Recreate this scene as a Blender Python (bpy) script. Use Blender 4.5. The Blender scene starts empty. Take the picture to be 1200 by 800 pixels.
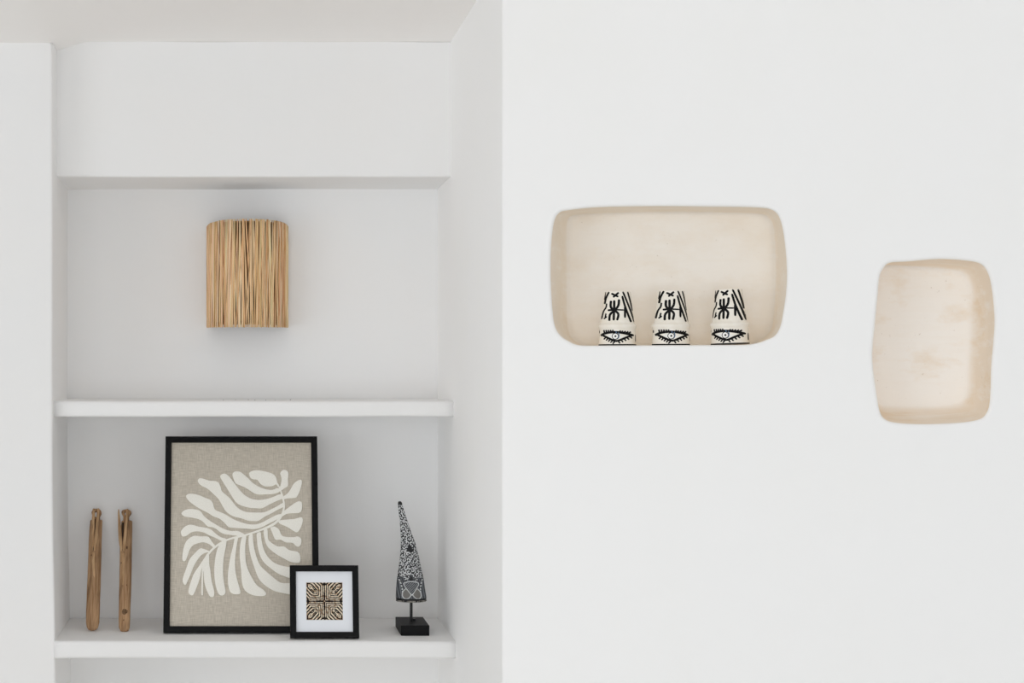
import bpy, bmesh, math, random
from mathutils import Vector, Matrix, noise

random.seed(7)
scene = bpy.context.scene
C = scene.collection
PI = math.pi

# ------------------------------------------------------------------ camera
F = 1900.0            # focal length in pixels of a 1200 px wide frame
VX, VY = 285.0, 436.0 # where the straight-ahead direction lands in the frame
CAMZ = 1.5
cam = bpy.data.cameras.new('camera')
cam.sensor_fit = 'HORIZONTAL'
cam.sensor_width = 36.0
cam.lens = 36.0 * F / 1200.0
cam.shift_x = (600.0 - VX) / 1200.0
cam.shift_y = (VY - 400.0) / 1200.0
cam.clip_start = 0.05
cam_o = bpy.data.objects.new('camera', cam)
C.objects.link(cam_o)
cam_o.location = (0, 0, CAMZ)
cam_o.rotation_euler = (PI / 2, 0, 0)
scene.camera = cam_o

# ------------------------------------------------------------------ world, lights, exposure
world = bpy.data.worlds.new('daylight')
scene.world = world
world.use_nodes = True
bg = world.node_tree.nodes['Background']
bg.inputs['Color'].default_value = (0.91, 0.955, 1.0, 1)
bg.inputs['Strength'].default_value = 0.68

def area_light(name, loc, target, sx, sy, power, color):
    l = bpy.data.lights.new(name, 'AREA')
    l.shape = 'RECTANGLE'; l.size = sx; l.size_y = sy
    l.energy = power; l.color = color
    o = bpy.data.objects.new(name, l)
    C.objects.link(o)
    o.location = loc
    d = Vector(target) - Vector(loc)
    o.rotation_euler = d.to_track_quat('-Z', 'Y').to_euler()
    return o

area_light('window_daylight', (-4.6, -0.8, 1.15), (0.2, 4.0, 1.40), 3.2, 2.1, 44.0, (0.945, 0.975, 1.0))

area_light('rear_fill_light', (-0.5, -3.4, 1.10), (0.1, 4.0, 1.20), 3.6, 2.0, 60.0, (0.945, 0.975, 1.0))  # added soft fill behind the camera to lift the recesses, no known window

scene.cycles.max_bounces = 14
scene.cycles.diffuse_bounces = 12
scene.view_settings.view_transform = 'Standard'
scene.view_settings.look = 'None'
scene.view_settings.gamma = 1.0
scene.view_settings.exposure = 0.0
scene.view_settings.use_curve_mapping = False

# ------------------------------------------------------------------ helpers
def s2l(r, g, b):
    def f(c):
        c /= 255.0
        return c / 12.92 if c <= 0.04045 else ((c + 0.055) / 1.055) ** 2.4
    return (f(r), f(g), f(b), 1.0)

def at(px, py, y):
    """point at distance y whose direction is that of photo pixel (px, py)"""
    return Vector(((px - VX) / F * y, y, CAMZ + (VY - py) / F * y))

def obj(name, bm, mat, parent=None, smooth=False, loc=None, rot=None, mesh=None):
    if mesh is None:
        mesh = bpy.data.meshes.new(name)
        bmesh.ops.recalc_face_normals(bm, faces=bm.faces[:])
        if smooth:
            for f in bm.faces: f.smooth = True
        bm.to_mesh(mesh); bm.free()
        mesh.materials.append(mat)
    o = bpy.data.objects.new(name, mesh)
    C.objects.link(o)
    if parent: o.parent = parent
    if loc is not None: o.location = loc
    if rot is not None: o.rotation_euler = rot
    return o

def tag(o, label=None, cat=None, group=None, kind=None):
    if label: o['label'] = label
    if cat: o['category'] = cat
    if group: o['group'] = group
    if kind: o['kind'] = kind
    return o

def thing(name, label, cat, loc=(0, 0, 0), rot=(0, 0, 0), group=None):
    o = bpy.data.objects.new(name, None)
    C.objects.link(o)
    o.empty_display_size = 0.05
    o.location = loc; o.rotation_euler = rot
    return tag(o, label, cat, group)

def box(bm, x0, x1, y0, y1, z0, z1, bevel=0.0, seg=3):
    r = bmesh.ops.create_cube(bm, size=1.0)
    vs = r['verts']
    for v in vs:
        v.co = Vector((x0 + (v.co.x + .5) * (x1 - x0), y0 + (v.co.y + .5) * (y1 - y0), z0 + (v.co.z + .5) * (z1 - z0)))
    if bevel > 0:
        es = list({e for v in vs for e in v.link_edges})
        bmesh.ops.bevel(bm, geom=es, offset=bevel, segments=seg, affect='EDGES', profile=0.5)
    return bm

def grid_sheet(bm, P, nu, nv):
    """P(u,v)->Vector, quads"""
    vs = [[bm.verts.new(P(i / nu, j / nv)) for j in range(nv + 1)] for i in range(nu + 1)]
    for i in range(nu):
        for j in range(nv):
            bm.faces.new((vs[i][j], vs[i + 1][j], vs[i + 1][j + 1], vs[i][j + 1]))
    return vs

def profile_slab(bm, pts_yz, x0, x1, nx, wob=0.0, seed=0.0, freq=3.0, caps=True):
    """closed YZ profile swept along X, with a little hand-trowelled unevenness"""
    rings = []
    for i in range(nx + 1):
        x = x0 + (x1 - x0) * i / nx
        ring = []
        for (y, z) in pts_yz:
            n = noise.noise_vector(Vector((x * freq + seed, y * 9, z * 9)))
            ring.append(bm.verts.new((x, y + n.y * wob, z + n.z * wob)))
        rings.append(ring)
    n = len(pts_yz)
    for i in range(nx):
        for j in range(n):
            k = (j + 1) % n
            bm.faces.new((rings[i][j], rings[i + 1][j], rings[i + 1][k], rings[i][k]))
    if caps:
        bm.faces.new(rings[0]); bm.faces.new(rings[-1])

def tube(bm, pts, radii, n=8, cap=True, flat=1.0):
    rings = []
    for i, p in enumerate(pts):
        p = Vector(p)
        a = Vector(pts[max(i - 1, 0)]); b = Vector(pts[min(i + 1, len(pts) - 1)])
        t = (b - a).normalized()
        up = Vector((0, 1, 0)) if abs(t.y) < .9 else Vector((1, 0, 0))
        s = t.cross(up).normalized(); w = s.cross(t).normalized()
        r = radii[i] if hasattr(radii, '__len__') else radii
        rings.append([bm.verts.new(p + s * math.cos(2 * PI * k / n) * r + w * math.sin(2 * PI * k / n) * r * flat) for k in range(n)])
    for i in range(len(rings) - 1):
        for k in range(n):
            m = (k + 1) % n
            bm.faces.new((rings[i][k], rings[i][m], rings[i + 1][m], rings[i + 1][k]))
    if cap:
        bm.faces.new(rings[0]); bm.faces.new(rings[-1])
    return rings

def catmull(pts, per=6, closed=True):
    out = []
    n = len(pts)
    rng = range(n) if closed else range(n - 1)
    for i in rng:
        if closed:
            p0, p1, p2, p3 = pts[i - 1], pts[i], pts[(i + 1) % n], pts[(i + 2) % n]
        else:
            p0, p1, p2, p3 = pts[max(i - 1, 0)], pts[i], pts[i + 1], pts[min(i + 2, n - 1)]
        for k in range(per):
            t = k / per
            out.append(tuple(0.5 * ((2 * b) + (-a + c) * t + (2 * a - 5 * b + 4 * c - d) * t * t + (-a + 3 * b - 3 * c + d) * t ** 3)
                             for a, b, c, d in zip(p0, p1, p2, p3)))
    if not closed: out.append(tuple(pts[-1]))
    return out

# ------------------------------------------------------------------ materials
def mat(name, color, rough=0.6, bump=None, mottle=None, spec=0.3, coat=0.0):
    """bump=(scale, strength, distance); mottle=(scale, color2, lo, hi, stretch)"""
    m = bpy.data.materials.new(name); m.use_nodes = True
    nt = m.node_tree; b = nt.nodes['Principled BSDF']
    b.inputs['Base Color'].default_value = color
    b.inputs['Roughness'].default_value = rough
    b.inputs['Specular IOR Level'].default_value = spec
    b.inputs['Coat Weight'].default_value = coat
    tc = nt.nodes.new('ShaderNodeTexCoord')
    if mottle:
        sc, c2, lo, hi, st = mottle
        mp = nt.nodes.new('ShaderNodeMapping'); mp.inputs['Scale'].default_value = st
        nt.links.new(tc.outputs['Object'], mp.inputs['Vector'])
        nz = nt.nodes.new('ShaderNodeTexNoise'); nz.inputs['Scale'].default_value = sc
        nz.inputs['Detail'].default_value = 5; nz.inputs['Roughness'].default_value = .6
        nt.links.new(mp.outputs['Vector'], nz.inputs['Vector'])
        mr = nt.nodes.new('ShaderNodeMapRange'); mr.inputs['From Min'].default_value = lo; mr.inputs['From Max'].default_value = hi
        nt.links.new(nz.outputs['Fac'], mr.inputs['Value'])
        mx = nt.nodes.new('ShaderNodeMix'); mx.data_type = 'RGBA'
        mx.inputs['A'].default_value = color; mx.inputs['B'].default_value = c2
        nt.links.new(mr.outputs['Result'], mx.inputs['Factor'])
        nt.links.new(mx.outputs['Result'], b.inputs['Base Color'])
        m['mix'] = mx.name
    if bump:
        sc, st, di = bump
        nz = nt.nodes.new('ShaderNodeTexNoise'); nz.inputs['Scale'].default_value = sc
        nz.inputs['Detail'].default_value = 4
        nt.links.new(tc.outputs['Object'], nz.inputs['Vector'])
        bp = nt.nodes.new('ShaderNodeBump'); bp.inputs['Strength'].default_value = st; bp.inputs['Distance'].default_value = di
        nt.links.new(nz.outputs['Fac'], bp.inputs['Height'])
        nt.links.new(bp.outputs['Normal'], b.inputs['Normal'])
    return m

def attr_mat(name, attr='Col', rough=0.6, spec=0.3, bump=None):
    m = mat(name, (1, 1, 1, 1), rough, bump=bump, spec=spec)
    nt = m.node_tree
    a = nt.nodes.new('ShaderNodeAttribute'); a.attribute_name = attr
    nt.links.new(a.outputs['Color'], nt.nodes['Principled BSDF'].inputs['Base Color'])
    return m

M = {}
M['plaster'] = mat('white_plaster', s2l(241, 241, 241), 0.85, bump=(9, 0.12, 0.02), mottle=(3.0, s2l(242, 241, 240), .4, .75, (1, 1, 1)), spec=.2)
M['plaster_r'] = mat('smooth_white_plaster_lit', s2l(252, 252, 252), 0.8, bump=(5, 0.10, 0.02), mottle=(4.0, s2l(251, 251, 250), .45, .8, (1, 1, 1)), spec=.2)  # albedo raised above the alcove plaster to carry this wall's brighter light
M['ceiling'] = mat('ceiling_paint', s2l(252, 250, 248), 0.9, bump=(6, 0.08, 0.02), mottle=(2.5, s2l(251, 248, 246), .4, .7, (1, 1, 1)), spec=.1)
M['floor'] = mat('pale_screed', s2l(225, 222, 217), 0.6, bump=(30, 0.1, 0.005), mottle=(2.0, s2l(215, 211, 205), .4, .7, (1, 1, 1)))
M['black'] = mat('black_painted_wood', s2l(13, 13, 14), 0.5, bump=(120, 0.05, 0.001), spec=.14)
M['black_metal'] = mat('black_metal', s2l(24, 24, 25), 0.35, spec=.4)
M['mat_board'] = mat('white_mat_board', s2l(236, 239, 245), 0.8, bump=(300, 0.05, 0.0005))
M['cream_felt'] = mat('cream_cotton', s2l(246, 244, 236), 0.95, bump=(900, 0.25, 0.0005), mottle=(500, s2l(238, 235, 226), .4, .6, (1, 1, 1)), spec=.1)
M['glaze'] = mat('cream_glaze', s2l(248, 243, 233), 0.25, bump=(25, 0.08, 0.004), mottle=(40, s2l(242, 234, 220), .45, .75, (1, 1, 1)), spec=.45)
M['white_glaze'] = mat('white_glaze', s2l(244, 243, 240), 0.25, spec=.45)
M['black_glaze'] = mat('black_glaze', s2l(12, 12, 14), 0.5, spec=.15)
M['blue_glaze'] = mat('blue_grey_glaze', s2l(70, 100, 130), 0.3, spec=.4)
M['dark_core'] = mat('dark_shade_lining', s2l(96, 70, 44), 0.8)
M['wire'] = mat('brass_wire', s2l(150, 120, 80), 0.4)
M['porcelain'] = mat('white_lamp_socket', s2l(225, 225, 220), 0.3)
M['card'] = mat('brown_backing_board', s2l(120, 98, 74), 0.85)
M['bone'] = mat('pale_rim', s2l(150, 146, 138), 0.5, mottle=(120, s2l(30, 30, 30), .45, .55, (1, 1, 1)))
M['dark_grit'] = mat('dark_grit', s2l(70, 55, 40), 0.9)

def clay(name, tan, pale, streak, lo, hi):
    """niche plaster: pale field at the back, mixed per vertex towards tan on the reveal"""
    m = mat(name, tan, 0.8, bump=(16, 0.35, 0.01), spec=.2)
    nt = m.node_tree; b = nt.nodes['Principled BSDF']
    tc = nt.nodes.new('ShaderNodeTexCoord')
    at_ = nt.nodes.new('ShaderNodeAttribute'); at_.attribute_name = 'tan_mix'
    def nz(sc, stx, det=6):
        mp = nt.nodes.new('ShaderNodeMapping'); mp.inputs['Scale'].default_value = stx
        nt.links.new(tc.outputs['Object'], mp.inputs['Vector'])
        n = nt.nodes.new('ShaderNodeTexNoise'); n.inputs['Scale'].default_value = sc; n.inputs['Detail'].default_value = det
        n.inputs['Roughness'].default_value = .65
        nt.links.new(mp.outputs['Vector'], n.inputs['Vector']); return n
    n1 = nz(9, (.8, 1, 1.4)); n2 = nz(16, (.3, 1, 3.5)); n3 = nz(160, (1, 1, 1), 2)
    add = nt.nodes.new('ShaderNodeMath'); add.operation = 'ADD'
    mr = nt.nodes.new('ShaderNodeMapRange'); mr.inputs['From Min'].default_value = lo; mr.inputs['From Max'].default_value = hi
    nt.links.new(n1.outputs['Fac'], mr.inputs['Value'])
    mul = nt.nodes.new('ShaderNodeMath'); mul.operation = 'MULTIPLY'; mul.inputs[1].default_value = .8
    nt.links.new(mr.outputs['Result'], mul.inputs[0])
    nt.links.new(mul.outputs[0], add.inputs[0]); nt.links.new(at_.outputs['Fac'], add.inputs[1])
    cl = nt.nodes.new('ShaderNodeClamp'); nt.links.new(add.outputs[0], cl.inputs['Value'])
    mx = nt.nodes.new('ShaderNodeMix'); mx.data_type = 'RGBA'
    mx.inputs['A'].default_value = pale; mx.inputs['B'].default_value = tan
    nt.links.new(cl.outputs['Result'], mx.inputs['Factor'])
    mr2 = nt.nodes.new('ShaderNodeMapRange'); mr2.inputs['From Min'].default_value = .5; mr2.inputs['From Max'].default_value = .72
    mr2.inputs['To Max'].default_value = .7
    nt.links.new(n2.outputs['Fac'], mr2.inputs['Value'])
    mx2 = nt.nodes.new('ShaderNodeMix'); mx2.data_type = 'RGBA'
    nt.links.new(mr2.outputs['Result'], mx2.inputs['Factor'])
    nt.links.new(mx.outputs['Result'], mx2.inputs['A']); mx2.inputs['B'].default_value = streak
    mr3 = nt.nodes.new('ShaderNodeMapRange'); mr3.inputs['From Min'].default_value = .70; mr3.inputs['From Max'].default_value = .78
    mr3.inputs['To Max'].default_value = .35
    nt.links.new(n3.outputs['Fac'], mr3.inputs['Value'])
    mx3 = nt.nodes.new('ShaderNodeMix'); mx3.data_type = 'RGBA'
    nt.links.new(mr3.outputs['Result'], mx3.inputs['Factor'])
    nt.links.new(mx2.outputs['Result'], mx3.inputs['A']); mx3.inputs['B'].default_value = s2l(150, 125, 100)
    nt.links.new(mx3.outputs['Result'], b.inputs['Base Color'])
    return m
M['clay_wide'] = clay('tan_lime_wash', s2l(241, 231, 217), s2l(248, 244, 238), s2l(246, 241, 233), .45, .75)
M['clay_tall'] = clay('warm_lime_wash', s2l(239, 223, 202), s2l(251, 248, 244), s2l(249, 244, 238), .5, .72)

def linen():
    m = mat('natural_linen', s2l(186, 176, 160), 0.95, spec=.1)
    nt = m.node_tree; b = nt.nodes['Principled BSDF']
    tc = nt.nodes.new('ShaderNodeTexCoord')
    outs = []
    for stx in ((260, 1, 20), (20, 1, 260)):
        mp = nt.nodes.new('ShaderNodeMapping'); mp.inputs['Scale'].default_value = stx
        nt.links.new(tc.outputs['Object'], mp.inputs['Vector'])
        n = nt.nodes.new('ShaderNodeTexNoise'); n.inputs['Scale'].default_value = 2.2; n.inputs['Detail'].default_value = 3
        nt.links.new(mp.outputs['Vector'], n.inputs['Vector']); outs.append(n.outputs['Fac'])
    ad = nt.nodes.new('ShaderNodeMath'); ad.operation = 'ADD'
    nt.links.new(outs[0], ad.inputs[0]); nt.links.new(outs[1], ad.inputs[1])
    mr = nt.nodes.new('ShaderNodeMapRange'); mr.inputs['From Min'].default_value = .7; mr.inputs['From Max'].default_value = 1.3
    nt.links.new(ad.outputs[0], mr.inputs['Value'])
    mx = nt.nodes.new('ShaderNodeMix'); mx.data_type = 'RGBA'
    mx.inputs['A'].default_value = s2l(178, 170, 157); mx.inputs['B'].default_value = s2l(212, 204, 191)
    nt.links.new(mr.outputs['Result'], mx.inputs['Factor']); nt.links.new(mx.outputs['Result'], b.inputs['Base Color'])
    bp = nt.nodes.new('ShaderNodeBump'); bp.inputs['Strength'].default_value = .3; bp.inputs['Distance'].default_value = .0005
    nt.links.new(ad.outputs[0], bp.inputs['Height']); nt.links.new(bp.outputs['Normal'], b.inputs['Normal'])
    return m
M['linen'] = linen()

def wood(name, c1, c2, c3):
    m = mat(name, c1, 0.65, spec=.25)
    nt = m.node_tree; b = nt.nodes['Principled BSDF']
    tc = nt.nodes.new('ShaderNodeTexCoord')
    def nz(sc, stx, det, dist=0):
        mp = nt.nodes.new('ShaderNodeMapping'); mp.inputs['Scale'].default_value = stx
        nt.links.new(tc.outputs['Object'], mp.inputs['Vector'])
        n = nt.nodes.new('ShaderNodeTexNoise'); n.inputs['Scale'].default_value = sc; n.inputs['Detail'].default_value = det
        n.inputs['Distortion'].default_value = dist
        nt.links.new(mp.outputs['Vector'], n.inputs['Vector']); return n
    n1 = nz(1, (260, 120, 14), 5, .4); n2 = nz(1, (70, 30, 12), 2)
    r = nt.nodes.new('ShaderNodeValToRGB'); r.color_ramp.elements[0].position = .32; r.color_ramp.elements[0].color = c2
    r.color_ramp.elements[1].position = .62; r.color_ramp.elements[1].color = c1
    nt.links.new(n1.outputs['Fac'], r.inputs['Fac'])
    mr = nt.nodes.new('ShaderNodeMapRange'); mr.inputs['From Min'].default_value = .55; mr.inputs['From Max'].default_value = .75; mr.inputs['To Max'].default_value = .8
    nt.links.new(n2.outputs['Fac'], mr.inputs['Value'])
    mx = nt.nodes.new('ShaderNodeMix'); mx.data_type = 'RGBA'
    nt.links.new(mr.outputs['Result'], mx.inputs['Factor']); nt.links.new(r.outputs['Color'], mx.inputs['A']); mx.inputs['B'].default_value = c3
    nt.links.new(mx.outputs['Result'], b.inputs['Base Color'])
    bp = nt.nodes.new('ShaderNodeBump'); bp.inputs['Strength'].default_value = .5; bp.inputs['Distance'].default_value = .001
    nt.links.new(n1.outputs['Fac'], bp.inputs['Height']); nt.links.new(bp.outputs['Normal'], b.inputs['Normal'])
    return m
M['wood'] = wood('weathered_wood', s2l(186, 150, 114), s2l(138, 103, 72), s2l(104, 80, 60))
M['wood_pale'] = wood('paler_stick_wood', s2l(214, 178, 138), s2l(172, 134, 96), s2l(150, 115, 82))  # paler tone for the prongs and the ridge
M['slit'] = mat('slit_shade', s2l(58, 42, 30), .9)  # dark colour standing in for the shade inside the carved slit
M['knot'] = mat('dark_knot', s2l(132, 104, 78), .8, mottle=(400, s2l(90, 66, 46), .4, .6, (1, 1, 1)))
M['raffia'] = attr_mat('raffia', rough=.7, spec=.25)
M['carved'] = attr_mat('carved_horn', rough=.5, spec=.35)
M['print'] = attr_mat('printed_paper', rough=.8, spec=.15)

# ------------------------------------------------------------------ setting (metres; camera at origin, looking +Y)
XL, XR = -0.460, 0.512      # reveals of the alcove
Y_PIER, Y_LINTEL, Y_BACK = 3.91, 4.0, 4.27
Z_CEIL = 2.315
Z_LINTEL = 1.982
Z_SHELF = 0.8526            # top of the lower shelf
Z_SHELF_UP = 1.4300
CORNER = Vector((XR, 3.205, 0))
TH = math.atan(608.0 / F)   # turn of the right-hand wall

def sstep(a, b, x):
    t = min(max((x - a) / (b - a), 0), 1)
    return t * t * (3 - 2 * t)

# floor
bm = bmesh.new(); box(bm, -4.2, 4.0, -2.0, 4.6, -0.08, 0.0)
tag(obj('floor', bm, M['floor']), kind='structure')

# ceiling: hand-plastered, dips towards the left pier
bm = bmesh.new()
def ceil_z(x, y):
    return Z_CEIL - 0.021 * (1 - sstep(-0.47, -0.38, x)) * sstep(3.3, 3.92, y) + 0.0015 * noise.noise(Vector((x * 2.5, y * 2.5, 0)))
xs = [-4.2, -3, -2, -1.2, -.8] + [-.6 + .02 * i for i in range(18)] + [-.2 + .1 * i for i in range(12)] + [1.2, 2, 3, 4.0]
ys = [-2, -1, 0, 1, 2, 2.6, 3.0] + [3.1 + .1 * i for i in range(10)] + [4.1, 4.4]
low = [[bm.verts.new((x, y, ceil_z(x, y))) for y in ys] for x in xs]
top = [[bm.verts.new((x, y, Z_CEIL + .12)) for y in ys] for x in xs]
for i in range(len(xs) - 1):
    for j in range(len(ys) - 1):
        bm.faces.new((low[i][j], low[i][j + 1], low[i + 1][j + 1], low[i + 1][j]))
        bm.faces.new((top[i][j], top[i + 1][j], top[i + 1][j + 1], top[i][j + 1]))
for i in range(len(xs) - 1):
    for j in (0, len(ys) - 1): bm.faces.new((low[i][j], low[i + 1][j], top[i + 1][j], top[i][j]))
for j in range(len(ys) - 1):
    for i in (0, len(xs) - 1): bm.faces.new((low[i][j], low[i][j + 1], top[i][j + 1], top[i][j]))
o = tag(obj('ceiling', bm, M['ceiling']), kind='structure')
for p in o.data.polygons:
    if abs(p.normal.z) > .7: p.use_smooth = True

# back wall
bm = bmesh.new()
vs = grid_sheet(bm, lambda u, v: Vector((XL - .05 + u * (XR - XL + .1),
        Y_BACK + 0.0012 * noise.noise(Vector((u * 4, v * 9, 2.0))), v * Z_LINTEL * 1.0 + v * .02)), 30, 60)
r = bmesh.ops.extrude_face_region(bm, geom=bm.faces[:])
for v in [g for g in r['geom'] if isinstance(g, bmesh.types.BMVert)]: v.co.y = Y_BACK + .12
tag(obj('wall_back', bm, M['plaster']), kind='structure')

# left pier: plan profile with a softly rounded arris, leaning a touch with height
def pier_edge(z):
    return XL + 0.009 * (1 - sstep(.55, 1.35, z)) + 0.0012 * noise.noise(Vector((0, 0, z * 5)))
bm = bmesh.new()
rr = 0.006
rings = []
zs = [0, .3, .5] + [.6 + .04 * i for i in range(43)]
zs = [z for z in zs if z < 2.294] + [2.294]
for z in zs:
    e = pier_edge(z)
    prof = [(-4.2, Y_PIER), (-2.0, Y_PIER), (-1.0, Y_PIER), (e - .1, Y_PIER)]
    for k in range(6):
        a = -PI / 2 + k / 5 * PI / 2
        prof.append((e - rr + rr * math.cos(a), Y_PIER + rr + rr * math.sin(a)))
    prof += [(e, 4.05), (e - .002, 4.2), (e - .004, Y_BACK + .12), (-4.2, Y_BACK + .12)]
    rings.append([bm.verts.new((x, y, z)) for x, y in prof])
n = len(rings[0])
for a, b in zip(rings, rings[1:]):
    for j in range(n): bm.faces.new((a[j], a[(j + 1) % n], b[(j + 1) % n], b[j]))
bm.faces.new(rings[0]); bm.faces.new(rings[-1])
o = tag(obj('wall_left', bm, M['plaster']), kind='structure')
for p in o.data.polygons:
    c = p.center
    if abs(p.normal.z) < .5 and c.x > -.48 and c.y < 3.92: p.use_smooth = True

# lintel above the alcove
bm = bmesh.new()
prof = [(Y_LINTEL, Z_CEIL)]
for k in range(6):
    a = PI + k / 5 * PI / 2
    prof.append((Y_LINTEL + .006 + .006 * math.cos(a), Z_LINTEL + .006 + .006 * math.sin(a)))
prof += [(4.1, Z_LINTEL), (Y_BACK, Z_LINTEL - .0005), (Y_BACK + .12, Z_LINTEL), (Y_BACK + .12, Z_CEIL)]
profile_slab(bm, prof, XL - .004, XR, 24, wob=0.0016, seed=4.0, freq=5)
tag(obj('wall_upper', bm, M['plaster']), kind='structure')

# right side wall of the alcove, running forward to the outside corner
def side_x(y, z):
    x = XR + 0.0012 * noise.noise(Vector((y * 5, z * 4, 7)))
    if y > 4.0: x -= .004 * sstep(4.0, 4.27, y) * (1 if z > Z_SHELF_UP else .1)
    return x

# wall with the two niches
U = Vector((math.cos(TH), -math.sin(TH), 0)); N = Vector((math.sin(TH), math.cos(TH), 0))
def wall_sz(px, py, d=0.0):
    a = (px - VX) / F; c = (VY - py) / F
    t = (d + CORNER.x * math.sin(TH) + CORNER.y * math.cos(TH)) / (a * math.sin(TH) + math.cos(TH))
    P = Vector((t * a, t, CAMZ + t * c)) - CORNER
    return (P.dot(U), P.z)

W1_OUT = [(654.5,249.3),(666.6,245.8),(700.4,242.4),(761,241.2),(833,241.6),(886.5,242.6),(905.8,246),(914.3,256.6),(919,278),(922,310),(921.5,339),(918,365),(913.8,384),(904.5,395.5),(881.7,400.9),(845.4,404),(761,404.6),(700,404.2),(671,400.9),(657,393.5),(649.7,381),(646.8,360.5),(645,326.7),(645.3,290.4),(648.5,261.4)]
cr1 = lambda L: [(640 + x / 4.138, 230 + y / 4.138) for x, y in L]
W1_IN = cr1([(112,108),(135,92),(250,82),(500,77),(800,77),(1030,86),(1080,108),(1100,150),(1108,230),(1110,330),(1108,450),(1102,560),(1090,640),(1045,690),(980,722),(850,730),(500,731),(250,729),(160,712),(122,680),(106,630),(103,540),(103,400),(103,250),(103,150)])
cr2 = lambda L: [(1010 + x / 3.636, 290 + y / 3.636) for x, y in L]
W2_OUT = cr2([(90,90),(120,64),(200,58),(330,48),(450,55),(510,70),(540,110),(556,180),(567,300),(562,400),(553,500),(548,640),(535,700),(500,732),(400,747),(250,752),(140,745),(95,728),(75,690),(60,600),(47,500),(47,420),(57,320),(68,200),(75,130)])
W2_IN = cr2([(62,100),(95,76),(200,80),(330,90),(410,102),(440,125),(458,165),(465,220),(462,300),(455,400),(448,500),(445,590),(430,640),(395,662),(330,672),(220,674),(130,672),(80,665),(50,635),(38,580),(28,500),(28,420),(36,320),(46,200),(52,140)])
DEPTH = 0.125; DEPTH2 = 0.11
FLOOR1 = wall_sz(772, 404.4)[1]
def niche_loops(outer, inner, depth, flat_z=None):
    o = [wall_sz(x, y) for x, y in catmull(outer, 6)]
    i = [wall_sz(x, y, depth) for x, y in catmull(inner, 6)]
    if flat_z is not None:
        def fz(pts, lim):
            out = []
            for s, z in pts:
                w = 1 - sstep(flat_z + .0015, flat_z + .010, z)
                out.append((s, z + (flat_z - z) * w if w > 0 else z))
            return out
        o = fz(o, 0); i = fz(i, 0)
    return o, i
n1o, n1i = niche_loops(W1_OUT, W1_IN, DEPTH, FLOOR1)
n2o, n2i = niche_loops(W2_OUT, W2_IN, DEPTH2)

def offset_loop(loop, d):
    out = []; n = len(loop)
    cx = sum(p[0] for p in loop) / n; cz = sum(p[1] for p in loop) / n
    for k in range(n):
        a = Vector(loop[k - 1]); b = Vector(loop[(k + 1) % n])
        t = (b - a).normalized(); nn = Vector((t.y, -t.x))
        if nn.dot(Vector((loop[k][0] - cx, loop[k][1] - cz))) < 0: nn = -nn
        out.append((loop[k][0] + nn.x * d, loop[k][1] + nn.y * d))
    return out

RIM = .006
bm = bmesh.new()
SLEN = 2.6; ZT = 2.32
def loop_edges(pts, y=0.0, closed=True):
    vs = [bm.verts.new((p[0], y, p[1])) for p in pts]
    es = [bm.edges.new((vs[k], vs[(k + 1) % len(vs)])) for k in range(len(vs))]
    return vs, es
outer_rect = [(RIM, 0), (SLEN, 0), (SLEN, ZT), (RIM, ZT)]
v0, e0 = loop_edges(outer_rect)
v1, e1 = loop_edges(offset_loop(n1o, RIM)); v2, e2 = loop_edges(offset_loop(n2o, RIM))
bmesh.ops.triangle_fill(bm, edges=e0 + e1 + e2, use_beauty=True, normal=(0, -1, 0))
# rounded rims turning into each niche
def rim(vs, base):
    prev = vs; faces = []
    for k in range(1, 5):
        a = k / 4 * PI / 2
        lp = offset_loop(base, RIM * (1 - math.sin(a)))
        cur = [bm.verts.new((p[0], RIM * (1 - math.cos(a)), p[1])) for p in lp]
        for j in range(len(cur)):
            m = (j + 1) % len(cur)
            f = bm.faces.new((prev[j], prev[m], cur[m], cur[j])); f.smooth = True
        prev = cur
rim(v1, n1o); rim(v2, n2o)
# rounded outside corner and the side wall of the alcove, in the same plaster skin
Rz = Matrix.Rotation(TH, 3, 'Z')      # world -> local of this wall
prev = [v0[0], v0[3]]
def col(x, y):
    return [bm.verts.new((x, y, 0)), bm.verts.new((x, y, ZT))]
def w2l(x, y):
    p = Rz @ (Vector((x, y, 0)) - CORNER); return p.x, p.y
cpts = []
p_a = Vector((RIM, 0)); lx, ly = w2l(XR, CORNER.y + RIM); p_b = Vector((lx, ly))
for k in range(1, 6):
    t = k / 5
    q = (1 - t) ** 2 * p_a + 2 * t * (1 - t) * Vector((0, 0)) + t * t * p_b
    cpts.append((q.x, q.y))
for x, y in cpts:
    cur = col(x, y); f = bm.faces.new((prev[0], cur[0], cur[1], prev[1])); f.smooth = True; prev = cur
lx, ly = w2l(XR, Y_BACK + .12); cur = col(lx, ly); bm.faces.new((prev[0], cur[0], cur[1], prev[1])); prev = cur
bk = w2l(3.2, Y_BACK + .12); cur = col(*bk); bm.faces.new((prev[0], cur[0], cur[1], prev[1])); prev = cur
bm.faces.new((prev[0], v0[1], v0[2], prev[1]))
wall_r = obj('wall_right', bm, M['plaster_r'], loc=CORNER, rot=(0, 0, -TH))
tag(wall_r, kind='structure')

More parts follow.
